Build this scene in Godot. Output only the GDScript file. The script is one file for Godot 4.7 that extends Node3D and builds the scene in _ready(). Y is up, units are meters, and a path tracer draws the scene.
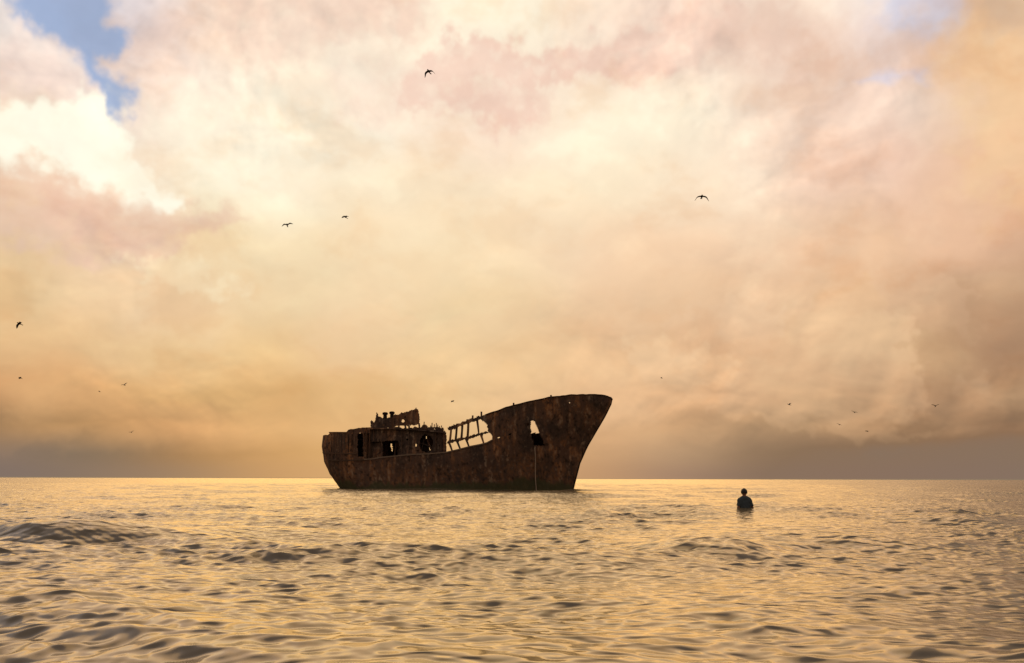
extends Node3D

# ---------------------------------------------------------------- camera data
const FOCAL := 900.0                     # focal length in pixels of the 1024 x 663 picture
const EYE := Vector3(0, 1.15, 0)
var view := Basis()

# the sun stands behind the cloud, ahead of the camera and a little to its left
const SUN_AZ := -4.0
const SUN_EL := 28.0

func ray(px: float, py: float) -> Vector3:
	return view * Vector3((px - 512.0) / FOCAL, (331.5 - py) / FOCAL, -1.0)

func lin(r: float, g: float, b: float) -> Vector3:
	var c := Color(r / 255.0, g / 255.0, b / 255.0).srgb_to_linear()
	return Vector3(c.r, c.g, c.b)

func _ready() -> void:
	var pitch := atan((478.7 - 331.5) / FOCAL)
	view = Basis(Vector3.RIGHT, pitch) * Basis(Vector3.BACK, atan(2.6 / 1024.0))
	var cam := Camera3D.new()
	cam.name = "camera"
	cam.fov = rad_to_deg(2.0 * atan(331.5 / FOCAL))
	cam.near = 0.1
	cam.far = 30000.0
	cam.transform = Transform3D(view, EYE)
	add_child(cam)
	cam.current = true

	var env := Environment.new()
	env.background_mode = Environment.BG_SKY
	env.tonemap_mode = Environment.TONE_MAPPER_LINEAR
	env.tonemap_exposure = 1.0
	env.sdfgi_enabled = true
	env.ssao_enabled = true
	env.ssil_enabled = true
	var sky := Sky.new()
	var pano := PanoramaSkyMaterial.new()
	pano.panorama = make_sky()
	sky.sky_material = pano
	env.sky = sky
	var we := WorldEnvironment.new()
	we.name = "world_environment"
	we.environment = env
	add_child(we)

	var sun := DirectionalLight3D.new()
	sun.name = "sun"
	sun.light_color = Color(1.0, 0.745, 0.35)
	sun.light_energy = 0.32
	sun.light_angular_distance = 62.0
	sun.shadow_enabled = true
	var to_sun := direction(SUN_AZ, SUN_EL)
	add_child(sun)
	sun.look_at_from_position(Vector3.ZERO, -to_sun, Vector3.UP)

	make_sea()
	make_wreck()
	make_rope()
	make_person()
	make_birds()

func tag(o: Node, label: String, category: String, group := "") -> void:
	o.set_meta("label", label)
	o.set_meta("category", category)
	if group != "":
		o.set_meta("group", group)

# ---------------------------------------------------------------- sky
func direction(az: float, el: float) -> Vector3:
	var a := deg_to_rad(az)
	var e := deg_to_rad(el)
	return Vector3(sin(a) * cos(e), sin(e), -cos(a) * cos(e))

# colours of the cloud cover, sRGB, read every five degrees of azimuth at these elevations
const ELS := [0.3, 1.5, 3.0, 5.0, 7.5, 10.5, 14.0, 18.0, 22.0, 26.0, 30.0]
const CLOUD := [
	[[130,113,100],[142,120,98],[165,133,98],[200,155,102],[215,168,110],[210,165,110],[205,160,110],[195,152,108],[168,135,105],[140,115,92],[130,106,86],[125,103,85],[122,102,85]],
	[[140,118,98],[140,118,92],[170,132,88],[205,158,100],[222,175,112],[222,178,120],[218,175,120],[205,162,115],[185,150,112],[150,122,92],[128,104,80],[112,90,70],[105,85,66]],
	[[154,121,84],[190,146,95],[222,169,110],[230,180,118],[230,185,125],[230,188,130],[228,185,130],[220,175,125],[205,165,120],[185,148,108],[172,136,98],[165,130,95],[150,118,88]],
	[[215,165,112],[228,178,120],[232,185,122],[232,185,122],[235,192,132],[240,202,145],[238,198,145],[236,192,142],[232,188,140],[222,178,132],[205,162,118],[185,146,108],[180,145,108]],
	[[236,195,140],[240,200,146],[242,205,148],[241,203,145],[241,203,150],[242,205,150],[242,205,152],[240,198,148],[238,196,148],[228,184,138],[230,188,142],[205,165,122],[175,138,105]],
	[[239,208,156],[240,208,162],[242,212,167],[244,216,168],[244,214,168],[246,218,168],[245,215,168],[242,205,160],[240,202,158],[238,198,155],[236,196,152],[215,175,135],[200,160,122]],
	[[238,202,158],[240,208,170],[248,225,180],[248,225,180],[247,222,178],[248,225,182],[247,222,180],[244,212,172],[243,208,168],[242,206,168],[238,200,162],[232,192,155],[222,180,145]],
	[[240,210,178],[246,222,192],[252,240,208],[249,234,202],[248,230,195],[247,225,188],[247,226,190],[247,228,192],[247,225,190],[246,222,190],[236,205,178],[236,200,172],[232,190,150]],
	[[242,222,200],[240,220,202],[246,225,200],[249,235,205],[250,238,210],[248,228,200],[247,224,196],[250,236,205],[250,236,205],[246,226,198],[238,210,185],[232,204,180],[236,196,150]],
	[[225,212,202],[222,210,205],[244,220,195],[247,225,196],[248,228,200],[250,235,205],[248,232,204],[247,225,198],[244,218,192],[242,215,190],[242,218,195],[226,207,196],[225,190,150]],
	[[222,212,205],[222,212,206],[240,215,190],[246,224,196],[248,226,198],[252,240,210],[252,242,212],[248,228,200],[244,218,194],[242,215,190],[244,225,200],[222,208,202],[215,185,155]],
]
# the unseen rest of the sky, set dim to keep the horizon dark: elevation, colour
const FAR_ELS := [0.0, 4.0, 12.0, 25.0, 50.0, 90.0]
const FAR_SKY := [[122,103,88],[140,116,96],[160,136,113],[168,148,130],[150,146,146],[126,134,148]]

var grid := []
var far_grid := PackedVector3Array()
var puffs: FastNoiseLite
var warp_noise: FastNoiseLite
var fine: FastNoiseLite
var heaps: FastNoiseLite
var veil: FastNoiseLite
var shapes := []           # clouds with an outline: {poly, box, colour, soft, warp, amount}

func noise(kind: int, freq: float, octaves: int, sd: int, gain := 0.5) -> FastNoiseLite:
	var n := FastNoiseLite.new()
	n.noise_type = kind
	n.frequency = freq
	n.seed = sd
	n.fractal_type = FastNoiseLite.FRACTAL_FBM if octaves > 1 else FastNoiseLite.FRACTAL_NONE
	n.fractal_octaves = octaves
	n.fractal_gain = gain
	return n

func cloud_shape(points: Array, colour: Vector3, soft: float, warp: float, amount := 1.0, shading := 1.0, fade := 0.0) -> void:
	var poly := PackedVector2Array()
	var box := Rect2()
	for k in points.size():
		var d := ray(points[k][0], points[k][1]).normalized()
		var q := Vector2(rad_to_deg(atan2(d.x, -d.z)), rad_to_deg(asin(d.y)))
		poly.append(q)
		box = Rect2(q, Vector2.ZERO) if k == 0 else box.expand(q)
	shapes.append({"poly": poly, "box": box.grow(soft + warp + 0.5), "colour": colour, "soft": soft, "warp": warp, "amount": amount, "shading": shading, "fade": fade})

func inside_depth(poly: PackedVector2Array, p: Vector2) -> float:
	var best := 1e9
	var n := poly.size()
	for k in n:
		var q := Geometry2D.get_closest_point_to_segment(p, poly[k], poly[(k + 1) % n])
		best = minf(best, p.distance_squared_to(q))
	best = sqrt(best)
	return best if Geometry2D.is_point_in_polygon(p, poly) else -best

func cubic(a: Vector3, b: Vector3, c: Vector3, d: Vector3, t: float) -> Vector3:
	return b + 0.5 * t * (c - a + t * (2.0 * a - 5.0 * b + 4.0 * c - d + t * (3.0 * (b - c) + d - a)))

func sky_colour(az: float, el: float) -> Vector3:
	# clouds flatten towards the horizon
	var qx := az
	var qy := el + 4.0 * log(1.0 + el / 2.0)
	var wx := warp_noise.get_noise_2d(qx, qy)
	var wy := warp_noise.get_noise_2d(qx + 71.0, qy + 33.0)
	var low := clampf(el / 6.0, 0.12, 1.0)
	var ax := az + 1.6 * wx * low
	var ey := maxf(0.3, el + 1.2 * wy * low)
	# cloud colours in front
	var gx := clampf((ax + 30.0) / 5.0, 0.0, 11.999)
	var ix := int(gx)
	var tx := gx - ix
	var row := 0
	while row < 9 and ey > ELS[row + 1]:
		row += 1
	var ty := clampf((ey - ELS[row]) / (ELS[row + 1] - ELS[row]), 0.0, 1.0)
	ty = ty * ty * (3.0 - 2.0 * ty) * 0.5 + ty * 0.5
	var two: Array[Vector3] = [Vector3.ZERO, Vector3.ZERO]
	for k in 2:
		var g: PackedVector3Array = grid[row + k]
		two[k] = cubic(g[maxi(ix - 1, 0)], g[ix], g[ix + 1], g[mini(ix + 2, 12)], tx)
	var c := two[0].lerp(two[1], ty)
	# outside the view the sky fades to the dim colours chosen for it
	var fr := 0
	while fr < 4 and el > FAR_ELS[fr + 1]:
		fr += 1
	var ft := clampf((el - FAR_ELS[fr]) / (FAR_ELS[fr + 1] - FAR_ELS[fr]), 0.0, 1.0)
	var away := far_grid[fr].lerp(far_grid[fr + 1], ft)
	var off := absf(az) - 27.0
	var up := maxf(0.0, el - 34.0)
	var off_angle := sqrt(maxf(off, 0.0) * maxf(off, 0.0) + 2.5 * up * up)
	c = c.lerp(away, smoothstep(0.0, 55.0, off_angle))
	# clouds with an outline
	var here := Vector2(az, el)
	var shading := 1.0
	for s in shapes:
		var box: Rect2 = s.box
		if not box.has_point(here):
			continue
		var w: float = s.warp
		var e2 := fine.get_noise_2d(az * 1.0, el * 1.0)
		var p := here + Vector2(wx, wy) * w + Vector2(e2, fine.get_noise_2d(az + 50.0, el)) * w * 0.9
		var m := smoothstep(-s.soft, s.soft, inside_depth(s.poly, p)) * float(s.amount)
		if s.fade > 0.0:
			m *= smoothstep(0.0, s.fade * box.size.y, el - box.position.y)
		if s.soft > 0.55:
			m *= clampf(0.95 + 0.7 * e2, 0.4, 1.0)
		c = c.lerp(s.colour, m)
		shading = lerpf(shading, s.shading, m)
	var calm := 1.0 - 0.72 * exp(-pow((az + 2.0) / 14.0, 2.0) - pow((el - 10.5) / 6.5, 2.0))
	shading *= calm
	# patches of thicker, dimmer cloud with frayed edges
	var thick := veil.get_noise_2d(qx + 0.7 * wx, qy * 1.2 + 0.7 * wy)
	var dim := smoothstep(-0.05, 0.42, thick) * shading * clampf((el - 1.0) / 6.0, 0.0, 1.0)
	c *= Vector3.ONE.lerp(Vector3(0.94, 0.865, 0.81), dim * 0.9)
	var lit := smoothstep(0.05, 0.45, -thick) * shading * clampf((el - 1.0) / 6.0, 0.0, 1.0)
	c *= Vector3.ONE.lerp(Vector3(1.05, 1.09, 1.10), lit)
	# heaped puffs: brighter where a puff turns to the sun, dimmer on its far side
	var sx := qx + 0.8 * wx
	var sy := qy + 0.8 * wy
	var n0 := puffs.get_noise_2d(sx, sy)
	var to := Vector2(SUN_AZ - az, 2.0 * (SUN_EL - el) + 6.0).normalized()
	var h0 := -heaps.get_noise_2d(sx, sy)
	var relief := 0.5 * (h0 + heaps.get_noise_2d(sx + 0.4 * to.x, sy + 0.4 * to.y)) + 0.6 * (h0 + heaps.get_noise_2d(sx + 1.2 * to.x, sy + 1.2 * to.y))
	relief += 0.8 * (n0 - puffs.get_noise_2d(sx + 0.5 * to.x, sy + 0.5 * to.y))
	var side := clampf((az + 4.0) / 20.0, 0.0, 1.0)
	var low_part := clampf(1.0 - (el - 3.0) / 16.0, 0.0, 1.0)
	var base := clampf((el - 0.3) / 3.0, 0.04, 1.0)
	var heaped := smoothstep(-0.15, 0.3, veil.get_noise_2d(qx * 0.6 + 90.0, qy * 0.6)) * 0.75 + 0.25
	var v := (n0 * (0.08 + 0.06 * low_part) + heaped * relief * (0.24 + 0.14 * side * low_part)) * base * shading
	v = clampf(v, -0.3, 0.16)
	return c * (1.0 - 0.06 * smoothstep(2.0, 5.5, el) + 0.11 * smoothstep(8.0, 18.0, el)) * exp(v) * Vector3(1.0 + 0.1 * v, 0.99, 1.04 - 0.15 * v)

func sky_rows(j: int, out: Array, w: int, x0: float, dx: float, y0: float, dy: float) -> void:
	var a := PackedFloat32Array()
	a.resize(w * 3)
	var el := y0 + dy * j
	for i in w:
		var c := sky_colour(x0 + dx * i, maxf(el, 0.02))
		a[i * 3] = c.x
		a[i * 3 + 1] = c.y
		a[i * 3 + 2] = c.z
	out[j] = a

func sky_image(w: int, h: int, x0: float, dx: float, y0: float, dy: float) -> Image:
	var rows := []
	rows.resize(h)
	var id := WorkerThreadPool.add_group_task(func(j): sky_rows(j, rows, w, x0, dx, y0, dy), h)
	WorkerThreadPool.wait_for_group_task_completion(id)
	var all := PackedFloat32Array()
	for r in rows:
		all.append_array(r)
	return Image.create_from_data(w, h, false, Image.FORMAT_RGBF, all.to_byte_array())

func make_sky() -> ImageTexture:
	for r in CLOUD:
		var g := PackedVector3Array()
		for c in r:
			g.append(lin(c[0], c[1], c[2]))
		grid.append(g)
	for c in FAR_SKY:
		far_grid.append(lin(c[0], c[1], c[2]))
	puffs = noise(FastNoiseLite.TYPE_SIMPLEX_SMOOTH, 0.1, 6, 11, 0.55)
	warp_noise = noise(FastNoiseLite.TYPE_SIMPLEX_SMOOTH, 0.1, 3, 5, 0.4)
	veil = noise(FastNoiseLite.TYPE_SIMPLEX_SMOOTH, 0.08, 7, 41, 0.6)
	heaps = noise(FastNoiseLite.TYPE_SIMPLEX_SMOOTH, 0.09, 5, 7, 0.5)
	heaps.fractal_type = FastNoiseLite.FRACTAL_RIDGED
	fine = noise(FastNoiseLite.TYPE_SIMPLEX_SMOOTH, 0.5, 5, 23, 0.55)
	var pink := lin(238, 204, 180)
	# pale pink cloud spread over the top
	cloud_shape([[190,-40],[420,-40],[440,30],[400,48],[380,30],[330,55],[270,72],[235,60]], lin(239, 209, 184), 1.2, 1.4, 0.85)
	cloud_shape([[345,75],[430,60],[440,110],[380,112],[345,105]], lin(242, 214, 190), 1.2, 1.2, 0.6)
	cloud_shape([[422,66],[450,42],[500,39],[560,42],[600,28],[650,12],[690,0],[745,10],[735,45],[700,62],[640,80],[580,72],[535,84],[535,120],[492,128],[470,106],[430,110],[412,92]], pink, 0.6, 1.4, 0.95)
	cloud_shape([[740,20],[790,0],[835,28],[860,60],[800,72],[720,70],[690,62]], lin(230, 198, 174), 1.4, 1.4, 0.8)
	cloud_shape([[830,140],[880,140],[885,170],[850,178],[825,165]], lin(228, 194, 168), 1.4, 1.2, 0.6)
	# gaps of blue
	cloud_shape([[14,-30],[100,-30],[112,22],[126,20],[134,38],[126,55],[106,56],[114,76],[142,88],[146,94],[120,120],[104,108],[94,78],[76,48],[42,26],[22,14]], lin(160, 177, 204), 0.55, 0.9, 1.0, 0.4)
	cloud_shape([[856,74],[884,66],[906,74],[882,82]], lin(206, 202, 212), 0.4, 0.6, 0.7)
	cloud_shape([[908,76],[930,68],[928,86]], lin(206, 202, 212), 0.4, 0.5, 0.6)
	cloud_shape([[868,-30],[968,-30],[956,28],[905,38],[880,20]], lin(205, 204, 214), 1.0, 1.0, 0.75)
	# veil left of the gap
	cloud_shape([[-60,30],[30,30],[70,52],[90,80],[92,96],[-60,100]], lin(236, 214, 198), 0.9, 1.2, 0.75)
	# sunlit heap of cloud
	cloud_shape([[-80,112],[0,108],[48,110],[58,98],[84,92],[106,104],[118,120],[136,140],[142,160],[158,182],[180,205],[150,216],[110,204],[60,180],[-80,170]], lin(255, 250, 224), 0.35, 0.9, 1.0, 0.5)
	cloud_shape([[140,120],[260,90],[330,120],[310,170],[230,190],[170,180]], lin(252, 244, 216), 2.2, 2.0, 0.55)
	# pink shaded bank below it
	cloud_shape([[-80,158],[0,152],[22,150],[58,157],[84,166],[108,182],[134,200],[165,214],[240,214],[215,242],[120,256],[-80,246]], lin(235, 202, 172), 0.6, 1.2, 0.9)
	cloud_shape([[60,175],[110,205],[150,235],[90,245],[40,215]], lin(228, 188, 162), 1.0, 1.2, 0.6)
	# warm cloud at the side
	cloud_shape([[968,20],[1080,-20],[1080,210],[990,205],[965,130],[948,90]], lin(236, 198, 152), 1.6, 1.6, 0.7)
	cloud_shape([[975,-40],[1090,-40],[1090,14],[985,22]], lin(214, 188, 158), 0.9, 1.0, 0.8)
	# thin bright edge and heaps of cloud low down
	cloud_shape([[120,250],[160,245],[215,275],[262,296],[240,300],[190,285],[140,272]], lin(252, 234, 192), 0.4, 1.3, 0.6)
	cloud_shape([[632,352],[640,334],[655,330],[664,344],[690,336],[705,334],[716,350],[740,352],[752,372],[700,385],[640,380]], lin(247, 210, 163), 0.25, 1.3, 0.75, 1.0, 0.9)
	cloud_shape([[720,385],[750,350],[790,335],[810,300],[850,288],[880,310],[905,340],[925,375],[900,410],[800,430],[730,425]], lin(234, 193, 148), 0.3, 1.8, 0.75, 1.0, 0.9)
	cloud_shape([[760,425],[800,405],[850,392],[880,380],[905,400],[880,425],[930,430],[900,445],[800,442]], lin(212, 172, 128), 0.25, 1.3, 0.6, 1.0, 0.9)
	cloud_shape([[960,372],[990,366],[1006,380],[1000,400],[965,398]], lin(206, 168, 128), 0.3, 1.0, 0.65, 1.0, 0.9)
	cloud_shape([[660,330],[690,305],[720,312],[745,290],[775,300],[790,325],[770,350],[660,352]], lin(244, 207, 165), 0.3, 1.5, 0.55, 1.0, 0.9)
	cloud_shape([[860,250],[900,235],[935,250],[960,285],[990,300],[985,335],[900,340],[870,310]], lin(234, 194, 154), 0.3, 1.6, 0.5, 1.0, 0.9)
	cloud_shape([[240,430],[200,405],[150,398],[110,404],[80,392],[40,398],[0,408],[-60,400],[-60,440],[240,440]], lin(216, 168, 114), 0.3, 1.2, 0.35, 1.0, 0.9)
	cloud_shape([[330,330],[380,300],[420,310],[460,322],[520,318],[560,340],[620,352],[620,380],[330,375]], lin(246, 212, 164), 0.3, 1.5, 0.4, 1.0, 0.9)
	cloud_shape([[900,446],[960,444],[1100,442],[1100,458],[870,455]], lin(108, 88, 68), 0.5, 0.35, 0.75)
	var deg := 360.0 / 4096.0
	var i0 := 2048 - 448
	var w := 896
	var h := 420
	var front := sky_image(w, h, (i0 + 0.5) * deg - 180.0, deg, 90.0 - (1024 - h + 0.5) * deg, -deg)
	var dome := sky_image(1024, 256, 2.0 * deg - 180.0, 4.0 * deg, 90.0 - 2.0 * deg, -4.0 * deg)
	dome.resize(4096, 1024, Image.INTERPOLATE_BILINEAR)
	dome.blit_rect(front, Rect2i(0, 0, w, h), Vector2i(i0, 1024 - h))
	var all := Image.create(4096, 2048, false, Image.FORMAT_RGBF)
	all.fill(Color(0.3, 0.22, 0.14))
	# a panorama begins straight ahead, so its halves change places
	all.blit_rect(dome, Rect2i(2048, 0, 2048, 1024), Vector2i.ZERO)
	all.blit_rect(dome, Rect2i(0, 0, 2048, 1024), Vector2i(2048, 0))
	return ImageTexture.create_from_image(all)

# ---------------------------------------------------------------- sea
var wave_k := PackedVector2Array()      # wave vector
var wave_a := PackedFloat32Array()
var wave_p := PackedFloat32Array()
var wave_l := PackedFloat32Array()
var wave_x := PackedFloat32Array()
var wave_z := PackedFloat32Array()
var wave_u := PackedFloat32Array()     # its direction
var wave_v := PackedFloat32Array()
var gust: FastNoiseLite
# single breaking swells: middle x, z, half width along the crest, height, front and back half width, turn of the crest
const SWELLS := [
	[-8.2, -16.6, 3.0, 0.52, 0.95, 1.8, 0.05],
	[-8.6, -14.2, 2.2, 0.14, 0.7, 1.0, 0.1],
	[-5.2, -16.0, 1.3, 0.08, 0.6, 1.1, 0.1],
	[3.1, -14.6, 1.1, 0.26, 0.75, 1.0, -0.05],
	[5.4, -15.2, 1.8, 0.08, 0.6, 1.2, 0.05],
	[-2.6, -13.2, 1.2, 0.05, 0.5, 1.1, 0.0],
	[-4.1, -8.2, 1.3, 0.16, 0.6, 0.8, 0.08],
	[-5.2, -10.6, 1.6, 0.08, 0.5, 0.9, 0.0],
	[8.0, -31.0, 9.0, 0.21, 3.0, 4.0, 0.0],
	[12.5, -24.0, 3.0, 0.12, 0.7, 1.6, 0.0],
	[-14.0, -40.0, 8.0, 0.14, 1.6, 3.0, 0.04],
	[6.0, -60.0, 14.0, 0.16, 2.0, 4.0, 0.0],
]

func sea_waves() -> void:
	var rng := RandomNumberGenerator.new()
	rng.seed = 77
	var n := 72
	for i in n:
		var t := float(i) / (n - 1)
		var l := 9.0 * pow(0.19 / 9.0, t) * rng.randf_range(0.94, 1.06)
		var a := PI * 0.5 + rng.randfn(0.0, lerpf(0.25, 0.6, t)) + 0.1
		var k := TAU / l
		wave_k.append(Vector2(cos(a), sin(a)) * k)
		wave_l.append(l)
		wave_x.append(cos(a) * k)
		wave_z.append(sin(a) * k)
		wave_u.append(cos(a))
		wave_v.append(sin(a))
		wave_p.append(rng.randf() * TAU)
		var slope := 0.056 if l < 0.4 else 0.042 if l < 0.7 else 0.027 if l < 1.1 else 0.020 if l < 2.4 else 0.022
		wave_a.append(slope / k * rng.randf_range(0.6, 1.35))

# how rough the wind has made the water here: patches, calmer ahead to the right, rougher to the left
func gust_at(x: float, z: float) -> float:
	var g := clampf(0.85 + 1.1 * gust.get_noise_2d(x, z * 0.8), 0.3, 1.6)
	g *= 1.0 - 0.45 * exp(-pow((x - 3.5) / 4.5, 2.0) - pow((z + 7.0) / 4.5, 2.0))
	return g * (1.0 + 0.35 * exp(-pow((x + 5.5) / 3.5, 2.0) - pow((z + 11.5) / 5.0, 2.0)))

func swell_height(x: float, z: float) -> float:
	var y := 0.0
	for s in SWELLS:
		var dx: float = x - s[0]
		var dz: float = z - s[1] - s[6] * dx
		var u: float = dx / s[2]
		if absf(u) > 2.4:
			continue
		dz += 0.25 * sin(dx * 1.7 + s[0]) * s[4] + 0.35 * u * u * s[4]
		var v: float = dz / (s[4] if dz > 0.0 else s[5])
		if absf(v) > 3.5:
			continue
		y += s[3] * exp(-u * u) * (exp(-v * v) - 0.25 * exp(-(v - 1.7) * (v - 1.7)))
	return y

# point of the sea surface for the rest position x, z; waves shorter than the mesh can carry are left out
func sea_point(x: float, z: float, spacing: float) -> Vector3:
	var px := x
	var pz := z
	var y := swell_height(x, z)
	var g := gust_at(x, z)
	for i in wave_l.size():
		var l := wave_l[i]
		var f := (l / spacing - 2.0) / 1.2
		if f <= 0.0:
			break
		var a := wave_a[i] * minf(f, 1.0) * (g if l < 3.0 else 1.0)
		var k := wave_k[i]
		var th := k.x * x + k.y * z + wave_p[i]
		y += a * cos(th)
		var q := 0.75 * a * sin(th) * l / TAU
		px -= k.x * q
		pz -= k.y * q
	return Vector3(px, y, pz)

func sea_row(j: int, out: Array, radii: PackedFloat32Array, angles: PackedFloat32Array, dense: int) -> void:
	var r := radii[j]
	var dr := 0.5 * (radii[mini(j + 1, radii.size() - 1)] - radii[maxi(j - 1, 0)])
	dr *= lerpf(1.0, 0.4, smoothstep(14.0, 45.0, r))
	var n := angles.size()
	var a := PackedVector3Array()
	a.resize(n)
	for band in 2:
		var first := 0 if band == 0 else dense
		var last := dense if band == 0 else n
		var spacing := maxf(dr, r * (angles[first + 1] - angles[first]))
		# the waves this row can carry
		var count := 0
		var big := 0
		var amp := PackedFloat32Array()
		for i in wave_l.size():
			var f := (wave_l[i] / spacing - 2.0) / 1.2
			if f <= 0.0:
				break
			amp.append(wave_a[i] * minf(f, 1.0))
			count += 1
			if wave_l[i] >= 3.0:
				big = count
		for i in range(first, last):
			var x := sin(angles[i]) * r
			var z := -cos(angles[i]) * r
			var px := 0.0
			var pz := 0.0
			var y := 0.0
			for w in big:
				var th := wave_x[w] * x + wave_z[w] * z + wave_p[w]
				var q := amp[w] * sin(th)
				y += amp[w] * cos(th)
				px += wave_u[w] * q
				pz += wave_v[w] * q
			if count > big:
				var g := gust_at(x, z)
				var sx := 0.0
				var sz := 0.0
				var sy := 0.0
				for w in range(big, count):
					var th := wave_x[w] * x + wave_z[w] * z + wave_p[w]
					var q := amp[w] * sin(th)
					sy += amp[w] * cos(th)
					sx += wave_u[w] * q
					sz += wave_v[w] * q
				y += g * sy
				px += g * sx
				pz += g * sz
			if r < 140.0 and band == 0:
				y += swell_height(x, z)
			a[i] = Vector3(x - 0.75 * px, y, z - 0.75 * pz)
	out[j] = a

func make_sea() -> void:
	gust = noise(FastNoiseLite.TYPE_SIMPLEX_SMOOTH, 0.16, 3, 4)
	sea_waves()
	var radii := PackedFloat32Array()
	var r := 0.4
	while r < 9000.0:
		radii.append(r)
		r *= 1.06 if r < 4.0 else 1.0036 if r < 10.0 else 1.0048 if r < 40.0 else 1.0075 if r < 200.0 else 1.035
	radii.append(9000.0)
	var angles := PackedFloat32Array()
	var dense := deg_to_rad(37.0)
	var nd := 900
	var no := 130
	for i in nd:
		angles.append(-dense + 2.0 * dense * i / nd)
	for i in no + 1:
		angles.append(dense + (TAU - 2.0 * dense) * i / no)
	var rows := []
	rows.resize(radii.size())
	var id := WorkerThreadPool.add_group_task(func(j): sea_row(j, rows, radii, angles, nd), radii.size())
	WorkerThreadPool.wait_for_group_task_completion(id)
	var nr := radii.size()
	var na := angles.size()
	var verts := PackedVector3Array()
	for row in rows:
		verts.append_array(row)
	var normals := PackedVector3Array()
	normals.resize(verts.size())
	for j in nr:
		for i in na:
			var i1 := i - 1 if i > 0 else na - 2
			var i2 := i + 1 if i < na - 1 else 1
			var across := verts[j * na + i2] - verts[j * na + i1]
			var out := verts[mini(j + 1, nr - 1) * na + i] - verts[maxi(j - 1, 0) * na + i]
			var nn := across.cross(out)
			normals[j * na + i] = (nn if nn.y > 0.0 else -nn).normalized()
	var index := PackedInt32Array()
	index.resize((nr - 1) * (na - 1) * 6 + (na - 1) * 3)
	var c := 0
	for j in nr - 1:
		for i in na - 1:
			var a := j * na + i
			index[c] = a; index[c + 1] = a + na; index[c + 2] = a + 1
			index[c + 3] = a + 1; index[c + 4] = a + na; index[c + 5] = a + na + 1
			c += 6
	verts.append(Vector3(0, rows[0][0].y, 0))
	normals.append(Vector3.UP)
	for i in na - 1:
		index[c] = verts.size() - 1; index[c + 1] = i; index[c + 2] = i + 1
		c += 3
	var arr := []
	arr.resize(Mesh.ARRAY_MAX)
	arr[Mesh.ARRAY_VERTEX] = verts
	arr[Mesh.ARRAY_NORMAL] = normals
	arr[Mesh.ARRAY_INDEX] = index
	var mesh := ArrayMesh.new()
	mesh.add_surface_from_arrays(Mesh.PRIMITIVE_TRIANGLES, arr)
	var m := StandardMaterial3D.new()
	m.resource_name = "sea_water"
	m.albedo_color = Color(0.165, 0.128, 0.068).linear_to_srgb()
	m.roughness = 0.16
	m.metallic_specular = 0.5
	m.normal_enabled = true
	m.normal_texture = ripple_map()
	m.normal_scale = 1.0
	m.uv1_triplanar = true
	m.uv1_world_triplanar = true
	m.uv1_scale = Vector3.ONE / RIPPLE_TILE
	var o := MeshInstance3D.new()
	o.name = "sea"
	o.mesh = mesh
	o.material_override = m
	o.set_meta("kind", "structure")
	add_child(o)

# relief of the ripples too small for the mesh: a tile of short waves, RIPPLE_TILE metres wide
const RIPPLE_TILE := 2.6

func ripple_rows(j: int, out: Array, n: int, waves: Array) -> void:
	var row := PackedByteArray()
	row.resize(n * 4)
	var z := TAU * j / n
	for i in n:
		var x := TAU * i / n
		var sx := 0.0
		var sz := 0.0
		for w in waves:
			var sl: float = w[3] * sin(w[0] * x + w[1] * z + w[2])
			sx -= sl * w[4]
			sz -= sl * w[5]
		var nn := Vector3(-sx, 1.0, -sz).normalized()
		row[i * 4] = int(clampf(127.5 + 127.5 * nn.x, 0, 255))
		row[i * 4 + 1] = int(clampf(127.5 - 127.5 * nn.z, 0, 255))
		row[i * 4 + 2] = int(clampf(127.5 + 127.5 * nn.y, 0, 255))
		row[i * 4 + 3] = 255
	out[j] = row

func ripple_map() -> ImageTexture:
	var rng := RandomNumberGenerator.new()
	rng.seed = 5
	var waves := []
	for i in 46:
		var l := 0.45 * pow(0.10 / 0.45, i / 45.0)
		var a := PI * 0.5 + rng.randfn(0.0, 0.6)
		var kx := roundf(cos(a) * RIPPLE_TILE / l)
		var kz := roundf(sin(a) * RIPPLE_TILE / l)
		var kl := sqrt(kx * kx + kz * kz)
		waves.append([kx, kz, rng.randf() * TAU, 0.034 * rng.randf_range(0.6, 1.4), kx / kl, kz / kl])
	var n := 512
	var rows := []
	rows.resize(n)
	var id := WorkerThreadPool.add_group_task(func(j): ripple_rows(j, rows, n, waves), n)
	WorkerThreadPool.wait_for_group_task_completion(id)
	var all := PackedByteArray()
	for r in rows:
		all.append_array(r)
	return ImageTexture.create_from_image(Image.create_from_data(n, n, false, Image.FORMAT_RGBA8, all))

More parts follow.
